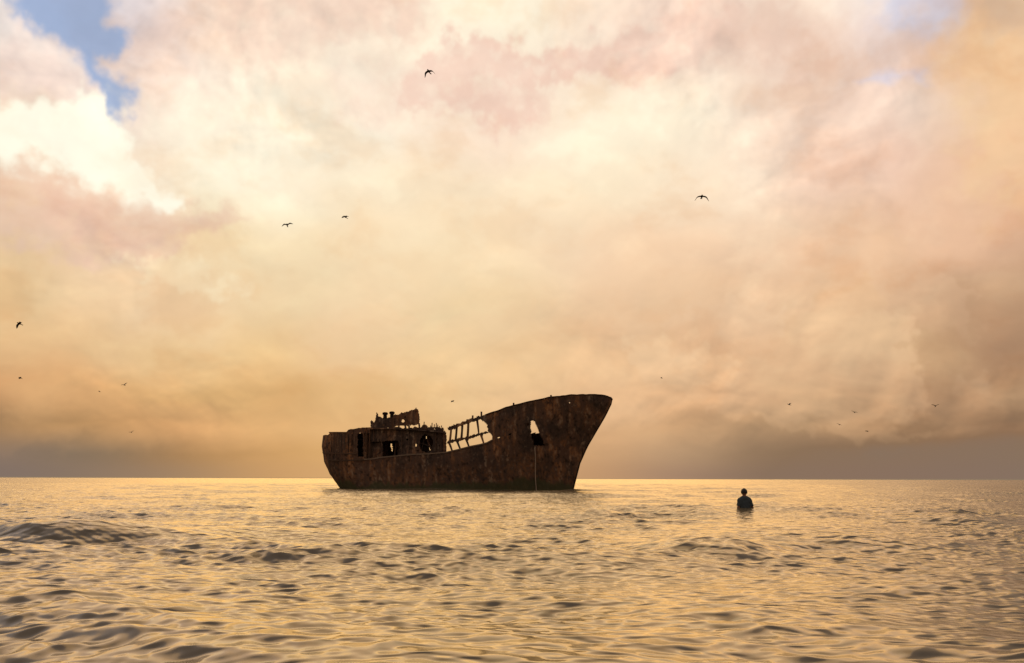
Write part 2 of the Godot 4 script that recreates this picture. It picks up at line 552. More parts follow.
# ---------------------------------------------------------------- mesh helpers
class Shape:
	var v := PackedVector3Array()
	var n := PackedVector3Array()
	var c := PackedColorArray()
	func tri(a: Vector3, b: Vector3, d: Vector3, na: Vector3, nb: Vector3, nd: Vector3, ca: Color, cb: Color, cd: Color) -> void:
		if (b - a).cross(d - a).dot(na + nb + nd) > 0.0:
			v.append(a); v.append(d); v.append(b)
			n.append(na); n.append(nd); n.append(nb)
			c.append(ca); c.append(cd); c.append(cb)
		else:
			v.append(a); v.append(b); v.append(d)
			n.append(na); n.append(nb); n.append(nd)
			c.append(ca); c.append(cb); c.append(cd)
	func quad(p: Array, nn: Array, cc: Array) -> void:
		tri(p[0], p[1], p[2], nn[0], nn[1], nn[2], cc[0], cc[1], cc[2])
		tri(p[0], p[2], p[3], nn[0], nn[2], nn[3], cc[0], cc[2], cc[3])
	func flat(a: Vector3, b: Vector3, d: Vector3, e: Vector3, away: Vector3, col: Color) -> void:
		var nn := (b - a).cross(d - a).normalized()
		if nn.dot(away) < 0.0:
			nn = -nn
		tri(a, b, d, nn, nn, nn, col, col, col)
		tri(a, d, e, nn, nn, nn, col, col, col)
	func mesh() -> ArrayMesh:
		var arr := []
		arr.resize(Mesh.ARRAY_MAX)
		arr[Mesh.ARRAY_VERTEX] = v
		arr[Mesh.ARRAY_NORMAL] = n
		arr[Mesh.ARRAY_COLOR] = c
		var m := ArrayMesh.new()
		m.add_surface_from_arrays(Mesh.PRIMITIVE_TRIANGLES, arr)
		return m

func part(called: String, s: Shape, material: Material, parent: Node) -> MeshInstance3D:
	var o := MeshInstance3D.new()
	o.name = called
	o.mesh = s.mesh()
	o.material_override = material
	parent.add_child(o, true)
	return o

# a bent bar of rectangular section through the points
func add_bar(s: Shape, pts: Array, w: float, h: float, col: Color, up := Vector3.UP) -> void:
	var rings := []
	for k in pts.size():
		var d: Vector3 = (pts[mini(k + 1, pts.size() - 1)] - pts[maxi(k - 1, 0)]).normalized()
		var side := d.cross(up)
		if side.length() < 0.05:
			side = d.cross(Vector3(0, 0, 1))
		if side.length() < 0.05:
			side = d.cross(Vector3(1, 0, 0))
		side = side.normalized()
		var over := side.cross(d).normalized()
		var p: Vector3 = pts[k]
		rings.append([p + side * w * 0.5 + over * h * 0.5, p - side * w * 0.5 + over * h * 0.5, p - side * w * 0.5 - over * h * 0.5, p + side * w * 0.5 - over * h * 0.5, p])
	for k in rings.size() - 1:
		var a: Array = rings[k]
		var b: Array = rings[k + 1]
		for e in 4:
			var f := (e + 1) % 4
			s.flat(a[e], a[f], b[f], b[e], (a[e] + a[f]) * 0.5 - a[4], col)
	var z: Array = rings[0]
	s.flat(z[0], z[1], z[2], z[3], z[4] - rings[1][4], col)
	z = rings[-1]
	s.flat(z[0], z[1], z[2], z[3], z[4] - rings[-2][4], col)

# a round tube through the points with a radius at each
func add_tube(s: Shape, pts: Array, radii: Array, sides: int, col: Color) -> void:
	var rings := []
	var outs := []
	for k in pts.size():
		var d: Vector3 = (pts[mini(k + 1, pts.size() - 1)] - pts[maxi(k - 1, 0)]).normalized()
		var side := d.cross(Vector3(0.1, 0.2, 1)).normalized()
		var over := side.cross(d).normalized()
		var ring := []
		var nn := []
		for e in sides:
			var t := TAU * e / sides
			var q := side * cos(t) + over * sin(t)
			nn.append(q)
			ring.append(pts[k] + q * float(radii[k]))
		rings.append(ring)
		outs.append(nn)
	for k in rings.size() - 1:
		for e in sides:
			var f := (e + 1) % sides
			s.quad([rings[k][e], rings[k][f], rings[k + 1][f], rings[k + 1][e]], [outs[k][e], outs[k][f], outs[k + 1][f], outs[k + 1][e]], [col, col, col, col])
	for k in [0, rings.size() - 1]:
		var away: Vector3 = pts[k] - pts[1 if k == 0 else k - 1]
		away = away.normalized()
		for e in sides:
			s.tri(pts[k], rings[k][e], rings[k][(e + 1) % sides], away, away, away, col, col, col)

# a curved plate of some thickness on an nu x nv grid of points; cells that are not solid are left out and the edges closed
func plate(nu: int, nv: int, pos: Callable, solid: Callable, thick: float, colour: Callable) -> Shape:
	var p := PackedVector3Array()
	p.resize((nu + 1) * (nv + 1))
	for j in nv + 1:
		for i in nu + 1:
			p[j * (nu + 1) + i] = pos.call(i, j)
	var nn := PackedVector3Array()
	nn.resize(p.size())
	var cc := PackedColorArray()
	cc.resize(p.size())
	for j in nv + 1:
		for i in nu + 1:
			var a := p[j * (nu + 1) + mini(i + 1, nu)] - p[j * (nu + 1) + maxi(i - 1, 0)]
			var b := p[mini(j + 1, nv) * (nu + 1) + i] - p[maxi(j - 1, 0) * (nu + 1) + i]
			var q := a.cross(b).normalized()
			nn[j * (nu + 1) + i] = q
			cc[j * (nu + 1) + i] = colour.call(p[j * (nu + 1) + i])
	var ok := PackedByteArray()
	ok.resize(nu * nv)
	for j in nv:
		for i in nu:
			var k := j * (nu + 1) + i
			var mid := (p[k] + p[k + 1] + p[k + nu + 1] + p[k + nu + 2]) * 0.25
			ok[j * nu + i] = 1 if solid.call(mid) else 0
	var s := Shape.new()
	var h := thick * 0.5
	for j in nv:
		for i in nu:
			if not ok[j * nu + i]:
				continue
			var k := j * (nu + 1) + i
			var id := [k, k + 1, k + nu + 2, k + nu + 1]
			var o := []
			var b := []
			var on := []
			var bn := []
			var col := []
			for q in id:
				o.append(p[q] + nn[q] * h); b.append(p[q] - nn[q] * h)
				on.append(nn[q]); bn.append(-nn[q]); col.append(cc[q])
			s.quad(o, on, col)
			s.quad(b, bn, col)
			var mid: Vector3 = (p[id[0]] + p[id[2]]) * 0.5
			var near := [j > 0 and ok[(j - 1) * nu + i], i < nu - 1 and ok[j * nu + i + 1], j < nv - 1 and ok[(j + 1) * nu + i], i > 0 and ok[j * nu + i - 1]]
			for e in 4:
				if near[e]:
					continue
				var f := (e + 1) % 4
				s.flat(o[e], o[f], b[f], b[e], (o[e] + o[f]) * 0.5 - mid, col[e])
	return s

# ---------------------------------------------------------------- the wreck
const YAW := 20.0
var ship_base := Vector3.ZERO
var ship_turn := Basis()
var stem_line := PackedVector2Array()     # (height, x of the stem)
var stern_line := PackedVector2Array()    # (height, x of the stern)
var top_line := PackedVector2Array()      # (x, height of the plating)
var rust_a: FastNoiseLite
var rust_b: FastNoiseLite
var ragged: FastNoiseLite
var scab: FastNoiseLite
const BEAM := 3.6

# where the line of sight through a picture point meets the lengthwise plane at this distance from the ship's middle
func on_plane(px: float, py: float, z: float) -> Vector3:
	var inv := ship_turn.inverse()
	var o := inv * (EYE - ship_base)
	var d := inv * ray(px, py)
	return o + d * ((z - o.z) / d.z)

func along(line: PackedVector2Array, x: float) -> float:
	if x <= line[0].x:
		return line[0].y
	for k in line.size() - 1:
		if x <= line[k + 1].x:
			return lerpf(line[k].y, line[k + 1].y, (x - line[k].x) / (line[k + 1].x - line[k].x))
	return line[-1].y

func half_breadth(x: float, y: float) -> float:
	var high := clampf(y / 9.0, -0.1, 1.1)
	var d := clampf((along(stem_line, y) - x) / lerpf(13.0, 9.5, high), 0.0, 1.0)
	var fore := pow(sin(d * PI * 0.5), lerpf(0.95, 0.62, high))
	var e := clampf((x - along(stern_line, y)) / 5.0, 0.0, 1.0)
	var aft := sqrt(maxf(0.0, 1.0 - (1.0 - e) * (1.0 - e)))
	return BEAM * fore * aft

func on_hull(px: float, py: float, side := 1.0) -> Vector3:
	var z := 3.0 * side
	var q := Vector3.ZERO
	for k in 8:
		q = on_plane(px, py, z)
		z = lerpf(z, half_breadth(q.x, q.y) * side, 0.8)
	return q

func outline(points: Array, at: Callable) -> PackedVector2Array:
	var a := PackedVector2Array()
	for p in points:
		var q: Vector3 = at.call(p[0], p[1])
		a.append(Vector2(q.x, q.y))
	return a

func disc(px: float, py: float, rx: float, ry: float) -> Array:
	var a := []
	for k in 9:
		var t := TAU * k / 9.0
		a.append([px + rx * cos(t), py + ry * sin(t)])
	return a

func in_any(polys: Array, p: Vector2) -> bool:
	for q in polys:
		if Geometry2D.is_point_in_polygon(p, q):
			return true
	return false

# rust as it lies on the plates: brown scale, orange patches, pale runs, weed at the waterline
func rust(p: Vector3) -> Color:
	var a := rust_a.get_noise_3d(p.x, p.y * 0.45, p.z)
	var b := rust_b.get_noise_3d(p.x * 1.6, p.y * 0.22, p.z)
	var f := rust_b.get_noise_3d(p.x * 3.1 + 40.0, p.y * 2.4, p.z)
	var c := Color(0.140, 0.082, 0.053)
	c = c.lerp(Color(0.059, 0.044, 0.036), clampf(0.5 + 1.9 * a + 0.8 * f, 0.0, 1.0) * 0.85)
	var orange := clampf(2.6 * (b + 0.05) + 1.2 * f, 0.0, 1.0) * clampf(0.25 - 1.5 * a, 0.0, 1.0)
	c = c.lerp(Color(0.354, 0.158, 0.059), orange)
	var low := rust_a.get_noise_3d(p.x * 0.5 + 9.0, 0.0, p.z)
	c = c.lerp(Color(0.251, 0.118, 0.049), clampf((3.2 + 2.0 * low - p.y) * 0.5, 0.0, 0.55) * clampf(0.6 + 1.6 * f + b, 0.0, 1.0))
	var pale := clampf((b - 0.20) * 5.0, 0.0, 1.0) * clampf(0.35 + 2.0 * f, 0.0, 1.0)
	c = c.lerp(Color(0.442, 0.332, 0.230), pale * 0.6)
	# scabs of scale and flecks of old paint
	var fleck := scab.get_noise_3d(p.x, p.y * 0.8, p.z)
	c = c.lerp(Color(0.30, 0.215, 0.15), clampf((fleck - 0.30) * 4.0, 0.0, 1.0) * 0.55)
	c = c.lerp(Color(0.035, 0.022, 0.016), clampf((-fleck - 0.22) * 4.0, 0.0, 1.0) * 0.8)
	var weed := clampf((0.95 + 0.9 * low + 0.5 * b - p.y) * 2.6, 0.0, 1.0)
	c = c.lerp(Color(0.074, 0.079, 0.036), weed * 0.85)
	return c

func rust_material() -> StandardMaterial3D:
	var m := StandardMaterial3D.new()
	m.resource_name = "rusted_steel"
	m.vertex_color_use_as_albedo = true
	m.roughness = 0.88
	m.metallic_specular = 0.3
	var n := noise(FastNoiseLite.TYPE_SIMPLEX_SMOOTH, 0.03, 5, 31, 0.6)
	var im := n.get_seamless_image(512, 512)
	im.convert(Image.FORMAT_RGBA8)
	im.bump_map_to_normal_map(5.0)
	m.normal_enabled = true
	m.normal_texture = ImageTexture.create_from_image(im)
	m.normal_scale = 0.8
	m.uv1_triplanar = true
	m.uv1_scale = Vector3(0.5, 0.5, 0.5)
	return m

func shell_point(t: float, v: float, side: float) -> Vector3:
	var y := 8.0
	var x := 0.0
	for k in 8:
		x = lerpf(along(stem_line, y), along(stern_line, y), t)
		y = lerpf(y, along(top_line, x), 0.7)
	y = lerpf(-1.4, along(top_line, x) + 0.07 * ragged.get_noise_2d(x * 1.4, 5.0), v)
	x = lerpf(along(stem_line, y), along(stern_line, y), t)
	var z := half_breadth(x, y)
	# plating sunk between the frames, and dented
	var sunk := 0.05 * (0.5 + 0.5 * cos(TAU * x / 0.62)) * clampf(y, 0.0, 1.0) + 0.10 * rust_a.get_noise_3d(x * 0.7, y * 0.7, side * 9.0)
	z = maxf(0.02, z - sunk * clampf(z, 0.0, 1.0))
	return Vector3(x, y, z * side)

func hull_side(called: String, side: float, cell: float, cuts: Array, material: Material, ship: Node3D) -> MeshInstance3D:
	var nu := int(38.0 / cell)
	var nv := int(10.5 / cell)
	var solid := func(p: Vector3) -> bool:
		var q := Vector2(p.x + 0.13 * ragged.get_noise_2d(p.x * 1.0, p.y), p.y + 0.10 * ragged.get_noise_2d(p.x + 60.0, p.y))
		return not in_any(cuts, q)
	var s := plate(nu, nv, func(i, j): return shell_point(pow(float(i) / nu, 1.15), float(j) / nv, side), solid, 0.05, rust)
	return part(called, s, material, ship)

# upright plate in a lengthwise plane of the ship, with holes
func wall(called: String, points: Array, holes: Array, z: float, cell: float, thick: float, material: Material, parent: Node3D, torn := 0.13) -> MeshInstance3D:
	var at := func(px, py): return on_plane(px, py, z)
	var out := outline(points, at)
	var hs := []
	for h in holes:
		hs.append(outline(h, at))
	var box := Rect2(out[0], Vector2.ZERO)
	for q in out:
		box = box.expand(q)
	box = box.grow(0.1)
	var nu := int(box.size.x / cell) + 1
	var nv := int(box.size.y / cell) + 1
	var pos := func(i, j) -> Vector3:
		var x: float = box.position.x + box.size.x * i / nu
		var y: float = box.position.y + box.size.y * j / nv
		return Vector3(x, y, z + 0.07 * rust_a.get_noise_2d(x * 1.3, y * 1.3))
	var solid := func(p: Vector3) -> bool:
		var q := Vector2(p.x + torn * ragged.get_noise_2d(p.x * 1.3, p.y * 1.3), p.y + torn * ragged.get_noise_2d(p.x * 1.3 + 60.0, p.y * 1.3))
		return Geometry2D.is_point_in_polygon(q, out) and not in_any(hs, q)
	return part(called, plate(nu, nv, pos, solid, thick, rust), material, parent)

# level plate across the ship between two x, following the hull's breadth
func deck(called: String, x0: float, x1: float, y0: float, y1: float, inset: float, material: Material, parent: Node3D) -> MeshInstance3D:
	var n := int(absf(x1 - x0) / 0.5) + 1
	var pos := func(i, j) -> Vector3:
		var x := lerpf(x0, x1, float(i) / n)
		var y := lerpf(y0, y1, float(i) / n)
		var b := maxf(0.03, half_breadth(x, y) - inset)
		return Vector3(x, y, lerpf(b, -b, j / 10.0))
	return part(called, plate(n, 10, pos, func(_p): return true, 0.06, rust), material, parent)

# plate square across the ship
func bulkhead(called: String, x: float, y0: float, y1: float, inset: float, material: Material, parent: Node3D, reach := 1.0) -> MeshInstance3D:
	var pos := func(i, j) -> Vector3:
		var y := lerpf(y0, y1, j / 8.0)
		var b := maxf(0.05, half_breadth(x, y) - inset)
		return Vector3(x, y, lerpf(b, -b * reach, i / 12.0))
	return part(called, plate(12, 8, pos, func(_p): return true, 0.05, rust), material, parent)

func rod(called: String, pts: Array, w: float, h: float, material: Material, parent: Node3D) -> MeshInstance3D:
	var s := Shape.new()
	add_bar(s, pts, w, h, rust(pts[0] * 1.7 + Vector3(3, 4, 5)))
	return part(called, s, material, parent)

func make_wreck() -> void:
	rust_a = noise(FastNoiseLite.TYPE_SIMPLEX_SMOOTH, 0.35, 4, 3)
	rust_b = noise(FastNoiseLite.TYPE_SIMPLEX_SMOOTH, 0.9, 4, 8)
	scab = noise(FastNoiseLite.TYPE_SIMPLEX_SMOOTH, 1.7, 3, 52, 0.6)
	ragged = noise(FastNoiseLite.TYPE_SIMPLEX_SMOOTH, 1.1, 4, 15, 0.6)
	var d := ray(573.0, 489.0)
	ship_base = EYE + d * (93.0 / -d.z)
	ship_base.y = 0.0
	ship_turn = Basis(Vector3.UP, deg_to_rad(-YAW))
	for p in [[571.5,496],[573,488.6],[575.8,477.7],[579.5,463.3],[586.7,447],[595.7,431.6],[604.8,416.2],[611.2,403],[611.8,398],[612,392]]:
		var q := on_plane(p[0], p[1], 0.0)
		stem_line.append(Vector2(q.y, q.x))
	for p in [[352,500],[340.8,488],[330.4,474],[324.6,461.5],[322.8,447],[324.0,435],[324.5,425]]:
		var q := on_plane(p[0], p[1], 0.6)
		stern_line.append(Vector2(q.y, q.x))
	var tops := [[324.5,435],[329,434.5],[330,432.5],[346,432.5],[348,429.5],[370,426.5],[420,427],[446,429],[470,420],[484.4,415.3],[505,408],[530,401.5],[550.5,397.2],[572,395],[594,394.6],[603,395],[609,396.8]]
	for p in tops:
		var q := on_hull(p[0], p[1])
		top_line.append(Vector2(q.x, q.y))
	var tip := on_plane(612.0, 400.5, 0.0)
	top_line.append(Vector2(tip.x + 0.05, tip.y))

	var steel := rust_material()
	var ship := Node3D.new()
	ship.name = "shipwreck"
	ship.transform = Transform3D(ship_turn, ship_base)
	tag(ship, "rusted steel shipwreck with high raked bow and gutted deckhouse, aground in the sea", "shipwreck")
	add_child(ship)

	# ---- hull
	var near := func(px, py): return on_hull(px, py, 1.0)
	var off := func(px, py): return on_hull(px, py, -1.0)
	var gap := [[364,380],[364,459.6],[382,457.8],[411,455],[446,452],[449,451.3],[470,447],[487,442.4],[492.6,440.2],[491.5,434.5],[488,431.5],[487,426],[483,421],[479.5,417],[478,380]]
	var window := [[530.2,420.7],[534.4,420.7],[539.8,433.2],[545.2,445.4],[534.2,445.6],[531,433.4]]
	var pits := [disc(569.6,402.2,1.3,0.9), disc(599.2,403.6,0.8,1.2), disc(499.3,437.6,1.4,1.1), disc(509.8,433.8,1.0,1.0), disc(491.2,431.8,1.0,0.9), disc(527.3,424.3,1.5,1.6), disc(564.5,404.5,1.0,0.6), disc(572.5,405.5,1.0,0.7), disc(508,420.5,0.9,0.7), disc(487.4,428.6,0.9,1.0), disc(541.5,470.5,0.7,0.5)]
	var near_cuts := [outline(gap, near), outline(window, near), outline([[357.5,433.5],[363,433],[363.2,456.5],[357.3,457]], near)]
	for q in pits:
		near_cuts.append(outline(q, near))
	var sky_gap := [[374,380],[374,462],[382,461],[411,458],[446,455],[470,449.5],[487,444.5],[493,443],[493,434],[489,430],[488,420],[484,380]]
	var far_cuts := [outline(sky_gap, off), outline([[529.5,418],[535,418],[540.5,433.2],[530,433.3]], off)]
	for k in [0, 1, 2]:
		far_cuts.append(outline(pits[k], off))
	hull_side("hull_plating", 1.0, 0.1, near_cuts, steel, ship)
	hull_side("hull_plating", -1.0, 0.16, far_cuts, steel, ship)
	var s := Shape.new()
	var pts := []
	for k in 24:
		var y := lerpf(-1.4, tip.y + 0.1, k / 23.0)
		pts.append(Vector3(along(stem_line, y) + 0.02, y, 0))
	add_bar(s, pts, 0.14, 0.12, Color(0.035, 0.02, 0.013), Vector3(1, 0.3, 0))
	part("stem_post", s, steel, ship)
	for side in [1.0, -1.0]:
		pts = []
		for k in 46:
			var x := lerpf(along(top_line, tip.x), on_hull(486, 415).x, 0.0) * 0.0 + lerpf(tip.x - 0.02, on_hull(486, 415).x, k / 45.0)
			var y := along(top_line, x)
			y += 0.07 * ragged.get_noise_2d(x * 1.4, 5.0)
			pts.append(Vector3(x, y + 0.02, half_breadth(minf(x, along(stem_line, y) - 0.02), y) * side))
		s = Shape.new()
		add_bar(s, pts, 0.16, 0.08, Color(0.04, 0.026, 0.018))
		part("bow_rail", s, steel, ship)
	# rubbing strakes round the stern
	for line in [[[323.2,452.6],[327,453],[335,453.4],[345,453.6],[357,453.8]], [[329,459.6],[335,460.4],[345,460.4],[364,459.8]]]:
		pts = []
		for p in line:
			var q := on_hull(p[0], p[1])
			pts.append(q + Vector3(0, 0, 0.05))
		rod("rubbing_strake", pts, 0.12, 0.14, steel, ship)
	for px in [331.5, 334.8, 338.2, 341.6, 345, 348.4, 351.8, 355, 366]:
		var a := on_hull(px, 434.0)
		var b := on_hull(px + 0.2, 452.0)
		rod("stiffener", [a + Vector3(0, 0, 0.02), (a + b) * 0.5 + Vector3(0, 0, 0.06), b + Vector3(0, 0, 0.03)], 0.07, 0.09, steel, ship)
	rod("stern_cap_rail", [on_hull(329.5, 432.4), on_hull(338, 432.3), on_hull(346.5, 432.4)], 0.2, 0.1, steel, ship)

	# bulwark cap along the waist
	pts = []
	for p in [[364,459.4],[373,458.6],[382,457.6],[396,456.4],[411,454.9],[428,453.4],[446,451.9],[458,449.4],[470,446.9],[480,444.2],[487,442.3],[492.4,440.4]]:
		pts.append(on_hull(p[0], p[1]) + Vector3(0, 0.05 * sin(p[0] * 1.7), 0.03))
	rod("sheer_strake", pts, 0.12, 0.12, steel, ship)

	# ---- decks and bulkheads
	var ya := on_plane(364, 458, 3.0).y
	var x_aft := on_plane(332, 450, 0.0).x
	var x_house_a := on_plane(369.5, 440, 3.3).x
	var x_house_f := on_plane(446, 440, 3.3).x
	var x_fore := on_plane(492, 440, 3.3).x
	deck("main_deck", x_aft, x_house_a, ya - 0.5, ya - 0.5, 0.12, steel, ship)
	deck("main_deck", x_house_a, x_fore, ya - 0.6, on_plane(492, 447, 3.3).y - 0.4, 0.12, steel, ship)
	deck("poop_deck", x_aft + 0.6, x_house_a, on_plane(345, 437, 3).y, on_plane(369, 433, 3).y, 0.1, steel, ship)
	deck("lower_deck", x_fore, on_plane(574, 450, 0).x, on_plane(492, 449, 3.3).y, on_plane(575, 446, 1).y, 0.12, steel, ship)
	deck("forecastle_deck", on_plane(500, 420, 3.3).x, on_plane(602, 402, 0).x, on_plane(500, 415, 3.3).y, on_plane(602, 406, 0).y, 0.1, steel, ship)
	bulkhead("bulkhead", x_fore + 1.6, ya - 0.4, on_plane(500, 425, 3.3).y, 0.15, steel, ship)
	bulkhead("bulkhead", on_plane(550, 430, 2.5).x, on_plane(550, 446, 2.5).y, on_plane(550, 408, 2.5).y, 0.15, steel, ship)
	bulkhead("bulkhead", x_house_a - 0.3, ya - 0.4, on_plane(369, 430, 3).y, 0.15, steel, ship, 0.2)

	# ---- ribs and stringers of the open hold
	wall("top_rail", [[447.6,427.6],[470,419.2],[487,413.9],[489,417.5],[470,422.6],[449.2,430.6]], [], 3.5, 0.07, 0.12, steel, ship)
	wall("stringer", [[447.2,442],[449.5,440.2],[456,439.2],[470,435.8],[486.5,431],[489,433],[478,436],[470,438.4],[456,441.6],[448,444]], [], 3.5, 0.07, 0.12, steel, ship)
	for r in [[451.2,428.5,449.8,442], [456.8,426.5,455.6,440.5], [462.4,424,461.4,438.8], [468.4,421.8,467.6,437.4], [476.9,418.6,478.9,434.6], [449.0,442.5,452.0,450.5], [456.6,440.5,460.2,449], [465.4,437.8,469.0,446.8], [480.4,433.6,483.6,443]]:
		var a := on_plane(r[0], r[1], 3.46)
		var b := on_plane(r[2], r[3], 3.46)
		rod("rib", [a, (a + b) * 0.5 + Vector3(0.03, 0, 0.04), b], 0.2, 0.15, steel, ship)
	for r in [[455.6,440,459.4,440.2,458.2,444.6], [465.6,437.6,470,436.8,467.4,441.6], [479.4,433.6,484,432.6,482.2,437.2], [461.2,424,464.4,423,462.2,427.4], [467.4,422,471,420.8,468.4,425.6], [475.6,418.6,479.6,417.6,477.6,422]]:
		wall("bracket", [[r[0],r[1]],[r[2],r[3]],[r[4],r[5]]], [], 3.5, 0.05, 0.06, steel, ship, 0.02)
	for r in [[481.4,418.0,411.6], [472.7,421,415.4], [513.6,408,402.8], [551,399,395.0]]:
		rod("stanchion", [on_plane(r[0], r[1], 3.3), on_plane(r[0], r[2], 3.3)], 0.14, 0.14, steel, ship)

	# ---- deckhouse
	var front := [[363.4,428.4],[369,427.6],[395,428.6],[420,429.2],[436,430],[443.6,431.4],[446.2,432.4],[446,453],[411,456.5],[382,459.3],[363.6,460.4]]
	var arch := [[419.4,446],[419.8,440],[422,435.6],[425.6,434],[430,435.6],[432.6,439.6],[433.2,445],[431.6,449.6],[428,451.8],[422.4,452.2]]
	var room := [[382.4,441.6],[390,440.6],[398.8,440.8],[399.4,449],[398,456.6],[383,457.4]]
	var locker := [[370.2,442],[381,441.6],[381.4,457.4],[370.4,458]]
	var holes := [arch, room, locker, disc(407.4,439.2,1.7,1.3), disc(416,444.8,1.2,1.4), disc(402.6,446,0.9,1.4), disc(439,446,0.8,1.6), disc(417.5,450.6,1.3,0.8), disc(436.8,439,0.8,0.8), disc(411.8,448.4,0.7,1.0), disc(388.5,437.5,0.7,0.6)]
	wall("deckhouse_wall", front, holes, 3.05, 0.07, 0.06, steel, ship)
	wall("deckhouse_wall", front, [[[390.4,443.6],[392.2,443.2],[393,450.4],[391.6,451]], disc(416.2,445.8,1.3,2.2), disc(429.7,449.4,1.4,2.0), disc(426.2,437.6,1.0,0.8), disc(407.4,439.4,0.7,0.7)], -3.4, 0.1, 0.06, steel, ship)
	wall("locker_door", [[369.6,442.6],[381.6,442.2],[381.8,458.4],[369.8,459]], [], 2.7, 0.1, 0.06, steel, ship)
	wall("inner_wall", [[397.5,432],[420,432],[420,456],[398,457]], [disc(416.2,445.4,1.6,2.6)], 1.6, 0.1, 0.06, steel, ship)
	var y_roof_a := on_plane(370, 428.6, 3.4).y
	var y_roof_f := on_plane(446, 432.6, 3.4).y
	bulkhead("deckhouse_bulkhead", x_house_a, ya - 0.4, y_roof_a, 0.25, steel, ship, 0.3)
	# the roof is torn off aslant at its fore end
	var x_torn := on_plane(444, 440, -3.4).x
	var roof_pos := func(i, j): return Vector3(lerpf(x_house_a, lerpf(x_house_f, x_torn, j / 10.0), i / 20.0), lerpf(y_roof_a, y_roof_f, pow(i / 20.0, 2.0)), lerpf(3.45, -3.45, j / 10.0))
	part("deckhouse_roof", plate(20, 10, roof_pos, func(_p): return true, 0.12, rust), steel, ship)
	for px in [374.0, 386.0, 402.0, 409.0, 436.0, 442.0]:
		var a := on_plane(px, 430.5, 3.1)
		var b := on_plane(px, 440.5 if px < 400.0 else 452.0, 3.1)
		rod("wall_stiffener", [a, b], 0.06, 0.1, steel, ship)
	# machinery left in the gutted rooms
	s = Shape.new()
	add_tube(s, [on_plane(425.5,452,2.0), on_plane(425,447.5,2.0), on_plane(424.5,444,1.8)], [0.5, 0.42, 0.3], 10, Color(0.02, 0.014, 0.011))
	part("winch_drum", s, steel, ship)
	for r in [[421,452,424,439], [431.5,450,427.5,440], [420.5,443,431.5,446.5], [394.5,456,396.5,442]]:
		rod("broken_pipe", [on_plane(r[0], r[1], 2.6), on_plane(r[2], r[3], 2.4)], 0.12, 0.12, steel, ship)

	# ---- ruined wheelhouse on the roof
	wall("wheelhouse_plate", [[393.4,415.6],[405,412.4],[416.6,408.4],[418.2,410.6],[419.2,415],[420.2,419],[419.4,424.2],[415,425.4],[411,425.2],[407,426.2],[403.4,425],[399,425.4],[393.6,427.2]], [disc(403.2,421.0,1.9,1.7), disc(405.2,417.2,0.8,0.9), disc(412,421.5,0.7,0.6), disc(398.4,424.2,0.9,0.8)], 2.4, 0.06, 0.07, steel, ship)
	wall("wheelhouse_plate", [[396,418],[414.6,411.4],[416.4,420],[414,424.6],[397,425.6]], [disc(403.4,420.6,2.4,2.2)], -2.2, 0.09, 0.07, steel, ship)
	var r0 := on_plane(393.6, 415.9, 2.4)
	var r1 := on_plane(416.8, 408.9, 2.4)
	var r2 := on_plane(396.0, 418.4, -2.2)
	var r3 := on_plane(414.6, 411.8, -2.2)
	var rp := func(i, j) -> Vector3:
		return r0.lerp(r1, i / 12.0).lerp(r2.lerp(r3, i / 12.0), j / 8.0) - Vector3(0, 0.06, 0)
	part("fallen_roof_plate", plate(12, 8, rp, func(p): return ragged.get_noise_2d(p.x, p.z) < 0.35, 0.06, rust), steel, ship)
	wall("casing_plate", [[370.6,427.8],[370.4,421.4],[372.4,421],[374,423.8],[375.6,419],[376.2,413.4],[377.2,413.2],[378,416.4],[383,417.4],[386,418.6],[394,417],[394.4,427.8]], [disc(383.5,425.2,1.3,0.8), disc(377.5,421.5,0.6,0.6)], 2.2, 0.06, 0.07, steel, ship)
	wall("casing_plate", [[372,428],[372.4,423],[378,419],[393,419],[394,428]], [], -1.5, 0.1, 0.07, steel, ship)
	for v in [[385.2,418.8,412.2], [392.0,417.6,411.4]]:
		var base := on_plane(v[0], v[1], 1.8)
		var cap := on_plane(v[0], v[2], 1.8)
		s = Shape.new()
		add_tube(s, [base + Vector3(0, -0.3, 0), cap + Vector3(0, -0.26, 0)], [0.24, 0.2], 10, Color(0.03, 0.02, 0.014))
		var vent := part("ventilator", s, steel, ship)
		s = Shape.new()
		add_tube(s, [cap + Vector3(0, -0.30, 0), cap + Vector3(0, -0.2, 0), cap + Vector3(0, -0.06, 0), cap], [0.24, 0.31, 0.29, 0.16], 12, Color(0.028, 0.019, 0.014))
		part("ventilator_cap", s, steel, vent)
	wall("coaming", [[394,427.4],[397,426.8],[403,428.2],[413,428],[415,426.6],[421,427.4],[424,424.4],[428,427],[428,430.4],[394,429.6]], [], 2.9, 0.06, 0.08, steel, ship)
	wall("bridge_wing_plate", [[427.6,427.4],[432,427],[443,427.4],[443.2,432],[427.6,430.6]], [disc(434.5,429.2,0.6,0.5)], 3.2, 0.06, 0.07, steel, ship)
	for r in [[430.6,427.4,425.4], [431.9,427.4,422.8], [434.2,427.4,424.2], [436.2,427.4,423], [437.6,427.4,424.6], [439.4,427.4,426], [441.4,427.6,425.4], [376.6,414,412.4], [371.4,422,420.2], [424.0,425,421.8], [415.9,409,407.6], [418.6,425,422]]:
		rod("railing_stub", [on_plane(r[0], r[1], 3.15), on_plane(r[0] + 0.2, r[2], 3.15)], 0.07, 0.07, steel, ship)
	for r in [[399,425,398.6,429], [409,425.4,409.2,429], [419,423,419.6,429], [405,425,406,429.2]]:
		rod("wheelhouse_post", [on_plane(r[0], r[1], 2.45), on_plane(r[2], r[3], 2.45)], 0.16, 0.14, steel, ship)

